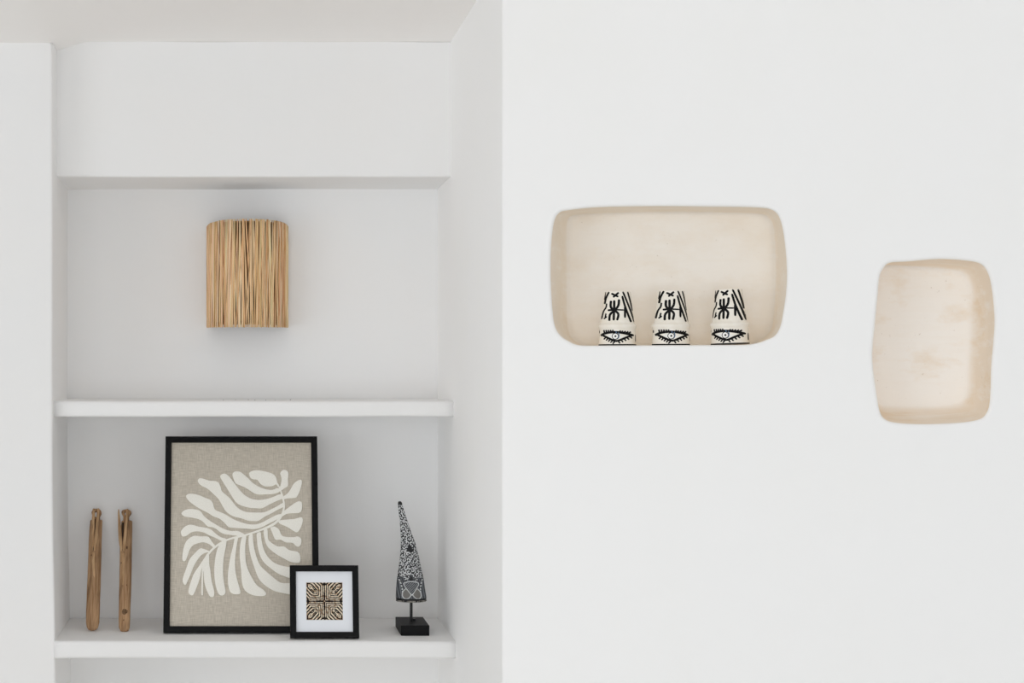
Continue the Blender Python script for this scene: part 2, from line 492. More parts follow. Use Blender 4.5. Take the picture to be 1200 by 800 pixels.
def build_niche(outer, inner, depth, steps, matname, label, tan_mix_fn):
    bm = bmesh.new()
    n = len(outer); rings = []
    tan_mix = []
    def ring(lat, d):
        pts = []
        for k in range(n):
            x = outer[k][0] + (inner[k][0] - outer[k][0]) * lat
            z = outer[k][1] + (inner[k][1] - outer[k][1]) * lat
            q = noise.noise(Vector((x * 14, d * 20, z * 14))) * .0012 * min(1, lat * 3)
            v = bm.verts.new((x + q, RIM + (depth - RIM) * d, z))
            tan_mix.append((v, tan_mix_fn(lat, x, z))); pts.append(v)
        return pts
    for lat, d in steps: rings.append(ring(lat, d))
    for a, b in zip(rings, rings[1:]):
        for j in range(n):
            m = (j + 1) % n; bm.faces.new((a[j], a[m], b[m], b[j]))
    # back of the niche, drawn in towards its centre so that it can be slightly uneven
    cx = sum(p[0] for p in inner) / n; cz = sum(p[1] for p in inner) / n
    prev = rings[-1]
    for s in (.93, .84, .7, .5, .25):
        cur = []
        for k in range(n):
            x = cx + (inner[k][0] - cx) * s; z = cz + (inner[k][1] - cz) * s
            v = bm.verts.new((x, depth + (1 - s) * .004 + noise.noise(Vector((x * 12, 0, z * 12))) * .0018, z))
            tan_mix.append((v, tan_mix_fn(1 + (1 - s), x, z))); cur.append(v)
        for j in range(n):
            m = (j + 1) % n; bm.faces.new((prev[j], prev[m], cur[m], cur[j]))
        prev = cur
    c = bm.verts.new((cx, depth + .004, cz)); tan_mix.append((c, tan_mix_fn(2, cx, cz)))
    for j in range(n): bm.faces.new((prev[j], prev[(j + 1) % n], c))
    bm.verts.index_update(); bm.verts.ensure_lookup_table()
    vals = [0] * len(bm.verts)
    for v, w in tan_mix: vals[v.index] = w
    o = obj('niche', bm, M[matname], wall_r, smooth=True)
    a = o.data.attributes.new('tan_mix', 'FLOAT', 'POINT')
    a.data.foreach_set('value', vals)
    o['label'] = label
    return o
build_niche(n1o, n1i, DEPTH, [(0, 0), (.10, .12), (.3, .38), (.55, .68), (.72, .86), (.86, .95), (1, 1)], 'clay_wide',
            'wide hand-moulded niche washed in pale tan', lambda l, x, z: .85 * (1 - sstep(.75, 1.2, l)))
build_niche(n2o, n2i, DEPTH2, [(0, 0), (.08, .16), (.16, .31), (.26, .46), (.38, .62), (.5, .74), (.6, .83), (.7, .90), (.8, .945), (.9, .98), (1, 1)], 'clay_tall',
            'upright hand-moulded niche washed in warm cream', lambda l, x, z: .75 * (1 - sstep(.5, 1.12, l)))
# small dark chip low in the upright niche
bm = bmesh.new(); s, z = wall_sz(1155.3, 473, .05)
bmesh.ops.create_icosphere(bm, subdivisions=2, radius=.0022, matrix=Matrix.Translation((s, .05, z)) @ Matrix.Diagonal((.8, .8, 1.5, 1)))
tag(obj('dark_chip', bm, M['black_glaze'], wall_r))

# ------------------------------------------------------------------ shelves
def shelf(name, label, y0, ztop, zbot, seed):
    bm = bmesh.new()
    r = .010
    prof = []
    for k in range(6):
        a = PI / 2 + k / 5 * PI / 2
        prof.append((y0 + r + r * math.cos(a), ztop - r + r * math.sin(a)))
    for k in range(6):
        a = PI + k / 5 * PI / 2
        prof.append((y0 + r * .7 + r * .7 * math.cos(a), zbot + r * .7 + r * .7 * math.sin(a)))
    prof += [(4.1, zbot), (Y_BACK - .0025, zbot), (Y_BACK - .0025, ztop), (4.15, ztop), (4.03, ztop)]
    rings = []
    nx = 40
    xa, xb = pier_edge(ztop) - .0015, XR + .0010
    for i in range(nx + 1):
        t = i / nx; x = xa + (xb - xa) * t
        ring = []
        for (y, z) in prof:
            w = 0.0013 if y < 3.99 else .0003
            nv = noise.noise_vector(Vector((x * 6 + seed, y * 3, z * 3)))
            yy = y + nv.y * w if y < 4.2 else y
            zz = z + nv.z * w * (1 if z < ztop - .002 or y < 3.99 else .2)
            if y < 4.0 and (t > .985): yy += .002   # softened end
            ring.append(bm.verts.new((x, yy, zz)))
        rings.append(ring)
    n = len(prof)
    for a, b in zip(rings, rings[1:]):
        for j in range(n):
            f = bm.faces.new((a[j], a[(j + 1) % n], b[(j + 1) % n], b[j]))
            f.smooth = j < 11
    bm.faces.new(rings[0]); bm.faces.new(rings[-1])
    return tag(obj(name, bm, M['plaster']), label, 'shelf', 'plaster shelves in the alcove')
shelf('plaster_shelf', 'upper white plaster shelf in the alcove, empty, beneath the raffia wall lamp', 3.945, Z_SHELF_UP, Z_SHELF_UP - .0385, 1.0)
shelf('plaster_shelf', 'lower white plaster shelf carrying the picture frames, wooden sticks and carved horn', 3.90, Z_SHELF, Z_SHELF - .0415, 9.0)

# grit shed onto the upper shelf
bm = bmesh.new()
for px in (262, 276, 291, 298.5, 311, 322, 340):
    p = Vector(((px - VX) / F * 4.1, 4.02 + random.random() * .14, Z_SHELF_UP + .0006))
    bmesh.ops.create_icosphere(bm, subdivisions=1, radius=random.uniform(.0006, .0014), matrix=Matrix.Translation(p))
tag(obj('fallen_grit', bm, M['dark_grit']), 'scattered specks of brown grit on the upper shelf below the lamp', 'grit', kind='stuff')

# ------------------------------------------------------------------ raffia wall lamp
lamp = thing('wall_lamp', 'half-round wall lamp with a natural raffia shade, unlit, above the upper shelf', 'lamp',
             (at(290, 0, 4.25).x, Y_BACK - .001, 1.6174))
RX, RY, HT = 0.1045, 0.136, 0.2655
def arc(t, off=0.0):
    """t 0..1 along the D-shaped plan, off outward"""
    a = PI * t
    p = Vector((-(RX + off) * math.copysign(abs(math.cos(a)) ** .85, math.cos(a)), -(RY + off) * math.sin(a) ** .9 - .006, 0))
    return p
def top_h(t): return HT - .004 + .011 * math.sin(PI * t) ** .7
bm = bmesh.new()
def lin(u, v):
    p = arc(.01 + .98 * u, -.004); p.z = .004 + v * (top_h(u) - .008); return p
grid_sheet(bm, lin, 48, 4)
r = bmesh.ops.extrude_face_region(bm, geom=bm.faces[:])
for v in [g for g in r['geom'] if isinstance(g, bmesh.types.BMVert)]: v.co.x *= .985; v.co.y *= .985
obj('shade_lining', bm, M['dark_core'], lamp, smooth=True)
for zz in (.006, None):
    bm = bmesh.new()
    pts = [arc(k / 40, -.0035) + Vector((0, 0, zz if zz else top_h(k / 40) - .006)) for k in range(41)]
    tube(bm, pts, .0018, 6); obj('wire_hoop', bm, M['wire'], lamp, smooth=True)
bm = bmesh.new(); cols = []
cl = bm.verts.layers.float_color.new('Col')
palette = [(232, 196, 150), (240, 208, 166), (224, 184, 136), (212, 168, 118), (246, 220, 184), (198, 150, 102), (234, 200, 156), (242, 212, 172), (150, 106, 66)]
NS = 150
for layer in range(2):
    for i in range(NS if layer == 0 else 78):
        t = (i + .5 + random.uniform(-.3, .3)) / (NS if layer == 0 else 78)
        t = min(max(t, .004), .996)
        lean = random.gauss(0, .012 if layer == 0 else .020) * (0.4 + math.sin(PI * t))
        w = random.uniform(.0009, .0017) if layer == 0 else random.uniform(.0007, .0014)
        c = s2l(*[min(255, q * random.uniform(.97, 1.04)) for q in random.choice(palette[:8] if random.random() < .93 else palette)])
        z0 = -.003 * math.sin(PI * t) + random.uniform(-.0005, .0006); z1 = top_h(t) + random.uniform(-.0006, .0008)
        pts = []; rad = []
        ph = random.uniform(0, 6)
        for k in range(9):
            s = k / 8
            tt = min(max(t + lean * (s - .5) + .0012 * math.sin(ph + s * 5), .003), .997)
            off = (.0 if layer == 0 else .0016) + .0005 * math.sin(ph + s * 9)
            p = arc(tt, off); p.z = z0 + (z1 - z0) * s
            pts.append(p); rad.append(w * (1 + .25 * math.sin(ph * 2 + s * 7)))
        nb = len(bm.verts)
        rings = tube(bm, pts, rad, 5)
        for rg in rings:
            for v in rg: v[cl] = c
tag(obj('raffia_strands', bm, M['raffia'], lamp, smooth=True), kind='stuff')
bm = bmesh.new(); box(bm, -.04, .04, -.006, 0, .09, .17, .002); obj('wall_plate', bm, M['porcelain'], lamp)
bm = bmesh.new(); tube(bm, [(0, -.006, .13), (0, -.05, .13)], .014, 16); obj('lamp_socket', bm, M['porcelain'], lamp, smooth=False)
bm = bmesh.new(); bmesh.ops.create_uvsphere(bm, u_segments=20, v_segments=12, radius=.021, matrix=Matrix.Translation((0, -.069, .13)))
obj('bulb', bm, M['white_glaze'], lamp, smooth=True)

# ------------------------------------------------------------------ large framed leaf picture
def frame_rail(bm_pts, name, parent, material):
    pass
def make_frame(root, W, L, fw, depth, material, lip=.003):
    """four mitred rails; local X right, Z up the face, front face at y=0, back at +depth"""
    corners = [(-W / 2, 0), (W / 2, 0), (W / 2, L), (-W / 2, L)]
    inner = [(-W / 2 + fw, fw), (W / 2 - fw, fw), (W / 2 - fw, L - fw), (-W / 2 + fw, L - fw)]
    b = .0012
    for k in range(4):
        m = (k + 1) % 4
        bm = bmesh.new()
        def pt(c, i, y, t):   # t 0 at outer edge, 1 at inner
            return bm.verts.new((c[0] + (i[0] - c[0]) * t, y, c[1] + (i[1] - c[1]) * t))
        secs = []
        for q in (k, m):
            c, i = corners[q], inner[q]
            secs.append([pt(c, i, b, 0), pt(c, i, 0, b / fw), pt(c, i, 0, 1 - b / fw), pt(c, i, b, 1), pt(c, i, depth, 1), pt(c, i, depth, 0)])
        n = 6
        for j in range(n): bm.faces.new((secs[0][j], secs[0][(j + 1) % n], secs[1][(j + 1) % n], secs[1][j]))
        bm.faces.new(secs[0]); bm.faces.new(secs[1])
        obj('frame_rail', bm, material, root)

yb, yt = 4.005, 4.125
FDEP = .018
ZB = Z_SHELF + .0006 + FDEP * math.sin(math.atan2(yt - yb, .48))
zt = at(0, 511, yt).z
dz = zt - ZB; dy = yt - yb
L = math.hypot(dz, dy); tilt = math.atan2(dy, dz)
xc = (282.8 - VX) / F * 4.06; Wd = 180.4 / F * 4.065
art = thing('framed_picture', 'large black-framed picture of a cream leaf cut-out on linen, leaning on the alcove wall', 'picture',
            (xc, yb, ZB), (-tilt, 0, 0))
FW = .0155
make_frame(art, Wd, L, FW, FDEP, M['black'])
bm = bmesh.new(); box(bm, -Wd / 2 + .003, Wd / 2 - .003, FDEP - .004, FDEP - .001, .003, L - .003)
obj('backing_board', bm, M['card'], art)
bm = bmesh.new(); box(bm, -Wd / 2 + FW, Wd / 2 - FW, .007, .010, FW, L - FW)
canvas = obj('canvas', bm, M['linen'], art)
bm = bmesh.new()   # easel strut holding the picture upright
ft = Matrix.Rotation(tilt, 3, 'X') @ Vector((0, .172, -.0046))
vA = [bm.verts.new((x, y, z)) for x, y, z in ((-.03, FDEP, L * .62), (.03, FDEP, L * .62), (.05, ft.y, ft.z), (-.05, ft.y, ft.z))]
f = bm.faces.new(vA); r = bmesh.ops.extrude_face_region(bm, geom=[f])
for v in [g for g in r['geom'] if isinstance(g, bmesh.types.BMVert)]: v.co.y -= .003
obj('easel_strut', bm, M['black'], art)
ku = Wd / 179.8; kv = L / 231.0
def uv(px, py):
    h = (742 - py) / 231.0
    # undo the foreshortening of the leaning face so the drawing keeps its proportions
    yy = yb + dy * h
    zrow = CAMZ + (VY - py) / F * yy
    for _ in range(3):
        yy = yb + dy * (zrow - ZB) / dz; zrow = CAMZ + (VY - py) / F * yy
    v = (zrow - ZB) / dz * L
    return ((px - VX) / F * yy - xc, v)
A_ = lambda L_: [(210 + x / 10, 545 + y / 10) for x, y in L_]
B_ = lambda L_: [(285 + x / 10, 545 + y / 10) for x, y in L_]
C_ = lambda L_: [(210 + x / 10, 620 + y / 10) for x, y in L_]
D_ = lambda L_: [(285 + x / 10, 620 + y / 10) for x, y in L_]
lobes = [
 B_([(70,90),(100,65),(160,53),(260,68),(350,98),(385,140),(398,190),(415,235),(405,245),(385,218),(340,240),(260,242),(205,215),(165,165),(120,160),(85,140)]),
 B_([(435,85),(465,52),(505,55),(530,90),(525,160),(525,235),(490,262),(440,292),(425,275),(440,220),(450,160),(440,115)]),
 B_([(455,375),(520,325),(560,270),(590,215),(640,175),(682,168),(687,210),(665,290),(630,365),(590,380),(520,385),(462,397)]),
 B_([(462,550),(540,485),(610,435),(655,418),(688,435),(688,510),(660,552),(580,558),(510,565),(455,595)]),
 B_([(425,643),(520,632),(600,625),(690,608),(690,690),(640,778),(590,765),(520,720),(425,678)]),
 A_([(625,95),(660,68),(720,75),(770,115)]) + B_([(60,150),(110,200),(180,245),(260,275),(340,285),(400,262),(432,280),(425,305),(380,325),(320,335),(250,338),(190,340),(130,325),(70,285),(10,250)]) + A_([(700,225),(660,205),(635,150)]),
 A_([(480,125),(505,98),(550,98),(600,145),(650,210),(700,275),(750,330)]) + B_([(40,360),(100,390),(180,402),(250,395),(330,375),(430,335),(458,352),(448,390),(380,420),(300,460),(220,500),(150,500),(80,495)]) + A_([(760,478),(700,455),(650,410),(600,330),(550,250),(500,170)]),
 A_([(218,170),(240,148),(280,152),(350,175),(420,180),(460,200),(485,250),(500,300),(540,335),(600,390),(650,455),(700,505),(760,535)]) + B_([(50,545),(150,550),(250,545),(330,510),(400,475),(462,438),(478,465),(460,490),(400,520),(330,560),(250,600),(180,645),(120,650),(60,645)]) + A_([(720,615),(650,600),(590,570),(540,525),(500,460),(460,390),(400,330),(330,270),(260,235),(225,200)]),
 A_([(80,365),(100,335),(150,330),(230,345),(300,375),(360,400),(395,440),(415,510),(470,540),(540,570),(620,620),(700,655)]) + B_([(30,680),(120,690),(200,675),(300,625),(400,575),(455,570),(440,600),(380,640),(300,680),(200,730),(120,745),(50,740)]) + A_([(740,735),(650,730),(580,720),(530,670),(470,620),(400,595),(340,555),(280,525),(200,480),(120,420)]),
 A_([(25,560),(60,525),(120,508),(200,515),(250,535),(290,590),(350,640),(430,690),(520,740)]) + C_([(600,15),(680,15),(740,40),(785,72),(720,77),(620,65),(540,55),(480,30),(430,-10),(380,-30),(330,-40)]) + A_([(270,650),(200,620),(120,605),(60,595)]),
 C_([(25,60),(20,20),(60,-30),(110,-55),(160,-55),(230,-35),(320,-20),(380,5),(430,50),(490,90),(550,108),(535,142),(490,130),(420,95),(360,70),(290,35),(210,20),(140,35),(80,75),(40,80)]),
 C_([(50,370),(35,340),(45,240),(75,150),(120,100),(180,72),(250,80),(330,80),(360,105),(385,145),(418,185),(400,208),(350,170),(280,150),(200,165),(150,195),(120,240),(100,300),(75,360)]),
 C_([(60,645),(40,610),(45,560),(80,460),(120,350),(180,280),(230,230),(265,220),(340,246),(358,262),(320,268),(270,290),(220,345),(170,430),(130,530),(95,610),(75,645)]),
 C_([(140,770),(110,740),(115,680),(140,600),(170,520),(230,430),(290,340),(340,268),(352,300),(352,400),(365,480),(380,600),(410,720),(405,780),(380,792),(350,770),(310,680),(290,590),(285,480),(272,440),(258,480),(245,560),(210,660),(170,755)]),
 C_([(470,180),(545,120),(550,180),(530,280),(515,400),(515,540),(530,650),(542,730),(520,768),(480,768),(450,730),(420,620),(410,480),(420,350),(440,250)]),
 C_([(650,105),(690,90),(680,150),(665,250),(655,350),(655,450),(670,550),(700,660),(718,740),(690,758),(640,755),(595,725),(575,650),(570,540),(580,440),(600,320),(630,200)]),
 C_([(735,92),(785,70),(775,180),(775,300)]) + D_([(40,420),(80,520),(130,610),(170,660),(230,700),(268,745),(250,775),(190,780),(120,770),(60,745),(20,710)]) + C_([(745,660),(732,580),(725,480),(710,330),(712,200)]),
 D_([(65,78),(110,55),(115,120),(130,220),(160,330),(200,420),(270,490),(340,550),(440,622),(560,630),(640,660),(650,720),(560,757),(470,745),(380,725),(310,690),(240,640),(180,570),(140,470),(100,350),(70,220)]),
 D_([(160,48),(205,32),(215,120),(240,230),(290,320),(360,385),(440,420),(560,445),(650,480),(650,550),(560,568),(480,545),(400,510),(320,450),(250,390),(200,310),(170,200),(162,120)]),
 D_([(240,12),(283,-5),(290,100),(320,145),(400,195),(480,198),(540,240),(640,262),(670,320),(660,388),(560,380),(480,340),(400,295),(320,235),(275,180),(250,100)]),
 D_([(320,-20),(365,-38),(420,0),(450,65),(500,85),(590,88),(640,80),(680,110),(678,170),(650,200),(610,185),(580,155),(500,150),(440,118),(380,118),(350,60),(330,10)]),
]
def slab_poly(pts, y_front, y_back):
    bm = bmesh.new()
    n = len(pts)
    fr = [bm.verts.new((p[0], y_front, p[1])) for p in pts]
    bk = [bm.verts.new((p[0], y_back, p[1])) for p in pts]
    es = [bm.edges.new((fr[k], fr[(k + 1) % n])) for k in range(n)]
    bmesh.ops.triangle_fill(bm, edges=es, use_beauty=True, normal=(0, -1, 0))
    for k in range(n): bm.faces.new((fr[k], fr[(k + 1) % n], bk[(k + 1) % n], bk[k]))
    return bm
for lb in lobes:
    pts = [uv(*p) for p in catmull(lb, 3)]
    obj('leaf_lobe', slab_poly(pts, .0042, .0070), M['cream_felt'], canvas)
stem = [(325.3,566),(328,572),(330.8,580),(332.6,588),(332.8,594),(331.5,600),(328.5,606),(324,611),(318,615.2),(308,619.5),(296,623.8),(285,627.2),(275,629.3),(265,632.5),(256,637.5),(248,644),(242,652),(238.5,661),(237.2,672),(236.8,697)]
wd = [1.3,1.6,1.9,2.1,2.2,2.3,2.6,2.8,2.8,2.4,2.2,2.2,2.2,2.2,2.4,2.4,2.4,2.2,1.9,1.8]
sp = catmull([(a, b, w) for (a, b), w in zip(stem, wd)], 4, closed=False)
lft, rgt = [], []
for k, (x, y, w) in enumerate(sp):
    a = Vector(sp[max(k - 1, 0)][:2]); b = Vector(sp[min(k + 1, len(sp) - 1)][:2]); t = (b - a).normalized()
    lft.append(uv(x - t.y * w / 2, y + t.x * w / 2)); rgt.append(uv(x + t.y * w / 2, y - t.x * w / 2))
obj('leaf_stem', slab_poly(lft + rgt[::-1], .0041, .0070), M['cream_felt'], canvas)

# ------------------------------------------------------------------ small framed print
yb2, yt2 = 3.925, 3.962
ZB2 = Z_SHELF + .0006 + .018 * math.sin(.21)
W2 = 80.6 / F * 3.94; zt2 = at(0, 662, yt2).z; dz2 = zt2 - ZB2
L2 = math.hypot(dz2, yt2 - yb2); tilt2 = math.atan2(yt2 - yb2, dz2)
sp_ = thing('framed_print', 'small square black-framed print of a black and tan maze pattern in a white mat', 'picture',
            ((380.3 - VX) / F * 3.94, yb2, ZB2), (-tilt2, 0, 0))
FW2 = .0148
make_frame(sp_, W2, L2, FW2, .018, M['black'])
bm = bmesh.new(); box(bm, -W2 / 2 + .002, W2 / 2 - .002, .014, .0165, .002, L2 - .002); obj('backing_board', bm, M['card'], sp_)
# mat with a cut window
bm = bmesh.new()
x0, x1, z0, z1 = -W2 / 2 + FW2, W2 / 2 - FW2, FW2, L2 - FW2
u0, u1 = -W2 / 2 + .235 * W2, -W2 / 2 + .772 * W2
w0, w1 = L2 * (1 - .755), L2 * (1 - .232)
bev = .0008
for (y, d) in ((.0062, 0),):
    o4 = [bm.verts.new((x, .0062, z)) for x, z in ((x0, z0), (x1, z0), (x1, z1), (x0, z1))]
    i4 = [bm.verts.new((x, .0062, z)) for x, z in ((u0, w0), (u1, w0), (u1, w1), (u0, w1))]
    j4 = [bm.verts.new((x, .0078, z)) for x, z in ((u0 + bev, w0 + bev), (u1 - bev, w0 + bev), (u1 - bev, w1 - bev), (u0 + bev, w1 - bev))]
    for k in range(4):
        m = (k + 1) % 4
        bm.faces.new((o4[k], o4[m], i4[m], i4[k])); bm.faces.new((i4[k], i4[m], j4[m], j4[k]))
obj('mat_board', bm, M['mat_board'], sp_)
bm = bmesh.new(); cl = bm.verts.layers.float_color.new('Col')
NP = 150
DK, CRM, TAN = s2l(26, 22, 22), s2l(226, 212, 190), s2l(178, 150, 122)
def patt(u, v):
    a, b = abs(u), abs(v)
    a += .006 * math.sin(b * 17); b += .006 * math.sin(a * 19)
    s, d = a + b, abs(a - b)
    S = .98
    c = min(s, S)
    if s > 1.60: c = S - (s - 1.60)
    f = (c - d) / 2
    if s > 1.66 and d < .30:
        g = max(a, b); return math.sin(2 * PI * g * 8.5) * .9, 1
    if s > 1.02 and s < 1.50 and d < .11 + .02 * math.sin(s * 30):
        return (1.0 if d < .035 or (s > 1.26 and abs(d - (s - 1.26) * .6) < .03) else -1.0), 0
    if min(a, b) < .048 and max(a, b) < .46:
        return (1.0 if s < .045 else -1.0), 0
    if min(a, b) * 1.5 < (max(a, b) - .74) and max(a, b) < .93: return -1.0, 0
    per = .084 if s < S else .100
    return math.sin(2 * PI * (f - .034) / .098), 0
vs = grid_sheet(bm, lambda u, v: Vector((u0 - .001 + u * (u1 - u0 + .002), .0080, w0 - .001 + v * (w1 - w0 + .002))), NP, NP)
for i in range(NP + 1):
    for j in range(NP + 1):
        k, corner = patt(i / NP * 2 - 1, j / NP * 2 - 1)
        t = min(max(k * 3 + .5, 0), 1)
        li = TAN if corner or (noise.noise(Vector((i * .09, j * .09, 3))) > .18) else CRM
        vs[i][j][cl] = tuple(DK[q] + (li[q] - DK[q]) * t for q in range(4))
obj('maze_print', bm, M['print'], sp_)
bm = bmesh.new()   # easel strut behind
p = [(-.018, .018, L2 * .68), (.018, .018, L2 * .68)]
q = Matrix.Rotation(tilt2, 3, 'X')
foot = q.inverted() if False else None
ft = Matrix.Rotation(tilt2, 3, 'X') @ Vector((0, .058, -.0036))
vA = [bm.verts.new((x, y, z)) for x, y, z in ((-.016, .0175, L2 * .68), (.016, .0175, L2 * .68), (.024, ft.y, ft.z + .001), (-.024, ft.y, ft.z + .001))]
f = bm.faces.new(vA); r = bmesh.ops.extrude_face_region(bm, geom=[f])
for v in [g for g in r['geom'] if isinstance(g, bmesh.types.BMVert)]: v.co.y -= .002
obj('easel_strut', bm, M['black'], sp_)

# ------------------------------------------------------------------ carved sticks
def make_stick(name, label, base_px, body, prongs, head, yfoot, spine, slit, knots):
    """outlines are read in photo pixels relative to base_px and turned into lengths along the stick"""
    bx, by = base_px
    ytop = 4.243
    ztop = at(0, 599, ytop).z; dzs = ztop - Z_SHELF; dys = ytop - yfoot
    Ls = math.hypot(dzs, dys); tl = math.atan2(dys, dzs)
    def cv(px, py):
        yy = yfoot; 
        for _ in range(4):
            z = CAMZ + (VY - py) / F * yy; yy = yfoot + dys * (z - Z_SHELF) / dzs
        return (px - VX) / F * yy - (bx - VX) / F * yfoot, (z - Z_SHELF) / dzs * Ls
    root = thing(name, label, 'carving', ((bx - VX) / F * yfoot, yfoot + .004, Z_SHELF + .0058), (-tl, 0, 0), 'carved sticks on the lower shelf')
    bm = bmesh.new(); rings = []; NSEG = 20
    for (py, lx, rx, dp) in body:
        xl, v = cv(lx, py); xr, _ = cv(rx, py)
        c = (xl + xr) / 2; h = (xr - xl) / 2
        ring = []
        for k in range(NSEG):
            a = 2 * PI * k / NSEG
            cx_, sy_ = math.cos(a), math.sin(a)
            e = .75
            X = h * math.copysign(abs(cx_) ** e, cx_); Y = dp * math.copysign(abs(sy_) ** e, sy_)
            nq = noise.noise(Vector((X * 60, Y * 60, v * 18 + bx)))
            ring.append(bm.verts.new((c + X * (1 + .05 * nq), Y * (1 + .16 * nq), v)))
        rings.append(ring)
    for a, b in zip(rings, rings[1:]):
        for j in range(NSEG): bm.faces.new((a[j], a[(j + 1) % NSEG], b[(j + 1) % NSEG], b[j]))
    bm.faces.new(rings[0]); bm.faces.new(rings[-1])
    obj('body', bm, M['wood'], root, smooth=True)
    for pts in prongs:
        bm = bmesh.new()
        pp, rad = [], []
        for px, py, w, yo in catmull(pts, 4, closed=False):
            x, v = cv(px, py); pp.append((x, yo, v)); rad.append(w * .00216)
        tube(bm, pp, rad, 9, flat=.8); obj('prong', bm, M['wood_pale'], root, smooth=True)
    # pierced head: ring with a flared top, on a neck
    outer, hole = head
    bm = bmesh.new()
    O = [cv(*p) for p in catmull(outer, 3)]; H = [cv(*p) for p in catmull(hole, 3)]
    vsO = [bm.verts.new((p[0], -.0035, p[1])) for p in O]; vsH = [bm.verts.new((p[0], -.0035, p[1])) for p in H]
    es = [bm.edges.new((l[k], l[(k + 1) % len(l)])) for l in (vsO, vsH) for k in range(len(l))]
    bmesh.ops.triangle_fill(bm, edges=es, use_beauty=True, normal=(0, -1, 0))
    r = bmesh.ops.extrude_face_region(bm, geom=bm.faces[:])
    for v in [g for g in r['geom'] if isinstance(g, bmesh.types.BMVert)]: v.co.y = .0045
    obj('pierced_head', bm, M['wood'], root)
    bm = bmesh.new(); pp, rad = [], []
    for px, py, w, yo in catmull(spine, 4, closed=False):
        x, v = cv(px, py); pp.append((x, yo, v)); rad.append(w * .00216)
    tube(bm, pp, rad, 8, flat=.7); obj('carved_ridge', bm, M['wood_pale'], root, smooth=True)
    bm = bmesh.new(); pp, rad = [], []  # solid dark strip laid where the slit would lie in shade
    for px, py, w, yo in catmull(slit, 3, closed=False):
        x, v = cv(px, py); pp.append((x, yo, v)); rad.append(w * .00216)
    tube(bm, pp, rad, 6, flat=.5); obj('slit_shade_strip', bm, M['slit'], root, smooth=True)
    for px, py, w, h in knots:
        x, v = cv(px, py); bm = bmesh.new()
        bmesh.ops.create_icosphere(bm, subdivisions=2, radius=1.0, matrix=Matrix.Translation((x, -.0080, v)) @ Matrix.Diagonal((w * .00216, .0013, h * .0024, 1)))
        obj('knot', bm, M['knot'], root, smooth=True)
    return root

d_ = .0085
make_stick('carved_stick', 'left carved driftwood stick with a broad flat body and rounded foot, leaning on the wall', (108, 741),
  [(741.2,105.5,110.5,.003),(740,103,113.2,.0055),(737,101.4,115.2,.0075),(732,100.6,116.4,d_),(720,100.6,116.8,d_),(705,101.2,117.3,d_),(690,101.8,117.8,d_),(672,102.6,118.2,d_),(655,103.2,118.6,d_*.9),(640,103.7,119.0,d_*.8),(625,104.4,119.4,d_*.6),(613,105.4,119.8,.004),(612,106,119.3,.003)],
  [[(109.3,650,1.2,-.007),(108.6,640,1.9,-.009),(109,625,2.0,-.008),(109.6,610,1.9,-.006),(109.8,600,1.3,-.005)],
   [(110.2,650,1.3,-.007),(112.2,640,2.1,-.010),(113.6,625,1.9,-.009),(114.8,610,1.7,-.007),(115.2,600,1.2,-.006)]],
  ([(108.5,613),(108.6,608),(107.2,603.5),(109.5,600),(113,599.4),(116.5,599.8),(118.8,603.5),(116.9,608),(116.6,613)],
   [(111.3,608.5),(111.2,602.6),(113.6,602.4),(113.7,608.5)]), 4.048,
  [(109.8,651,2.0,-.008),(109.5,660,2.3,-.0075),(109.8,670,1.9,-.0070),(111,685,1.2,-.0066)],
  [(109.4,650,.35,-.0095),(109.6,643,.7,-.0100),(110.4,630,.9,-.0075),(111.4,612,.8,-.0045)],
  [(107.2,655,.8,1.2)])
make_stick('carved_stick', 'right carved driftwood stick with one free pointed prong and a dark knotted foot', (145.5, 742.5),
  [(742.7,142.8,148,.003),(741.5,140.6,150.3,.0055),(738,139.2,151.8,.0075),(730,138.9,152.3,d_),(715,138.9,152.9,d_),(700,139.2,153.4,d_),(685,139.6,153.9,d_),(668,140.0,154.3,d_),(652,140.2,154.3,d_*.9),(640,140.2,154.5,d_*.8),(625,141,154.8,d_*.6),(614,142,154.9,.004),(613,142.6,154.4,.003)],
  [[(143.2,651,1.3,-.007),(141.6,640,2.2,-.008),(140.4,625,2.0,-.006),(139.6,612,1.5,-.003),(139.0,604,1.1,0),(138.9,599.6,.7,0)],
   [(144.2,651,1.4,-.007),(146.2,640,2.3,-.010),(147.6,625,2.0,-.009),(148.8,610,1.7,-.007),(149.2,600.5,1.2,-.006)]],
  ([(144.8,614),(144.4,608),(142.3,603.5),(144,600.8),(148,600.2),(151.5,600.8),(153.8,603.5),(151.2,608),(151,614)],
   [(146.3,606.5),(146.2,602.8),(147.6,602.6),(147.7,606.5)]), 4.045,
  [(144,652,2.4,-.008),(144.4,660,2.2,-.0078),(144.4,672,1.9,-.0072),(144,690,1.4,-.0068)],
  [(143.5,650,.35,-.0095),(143.6,643,.8,-.0090),(143.7,630,1.0,-.0070),(144,616,1.2,-.0045)],
  [(142.4,664,.9,1.2),(148.9,646,.8,2.0),(145,731,.7,1.0),(147.5,707,.5,1.0),(146.4,721,3.4,4.6),(148.6,690,.6,1.2)])

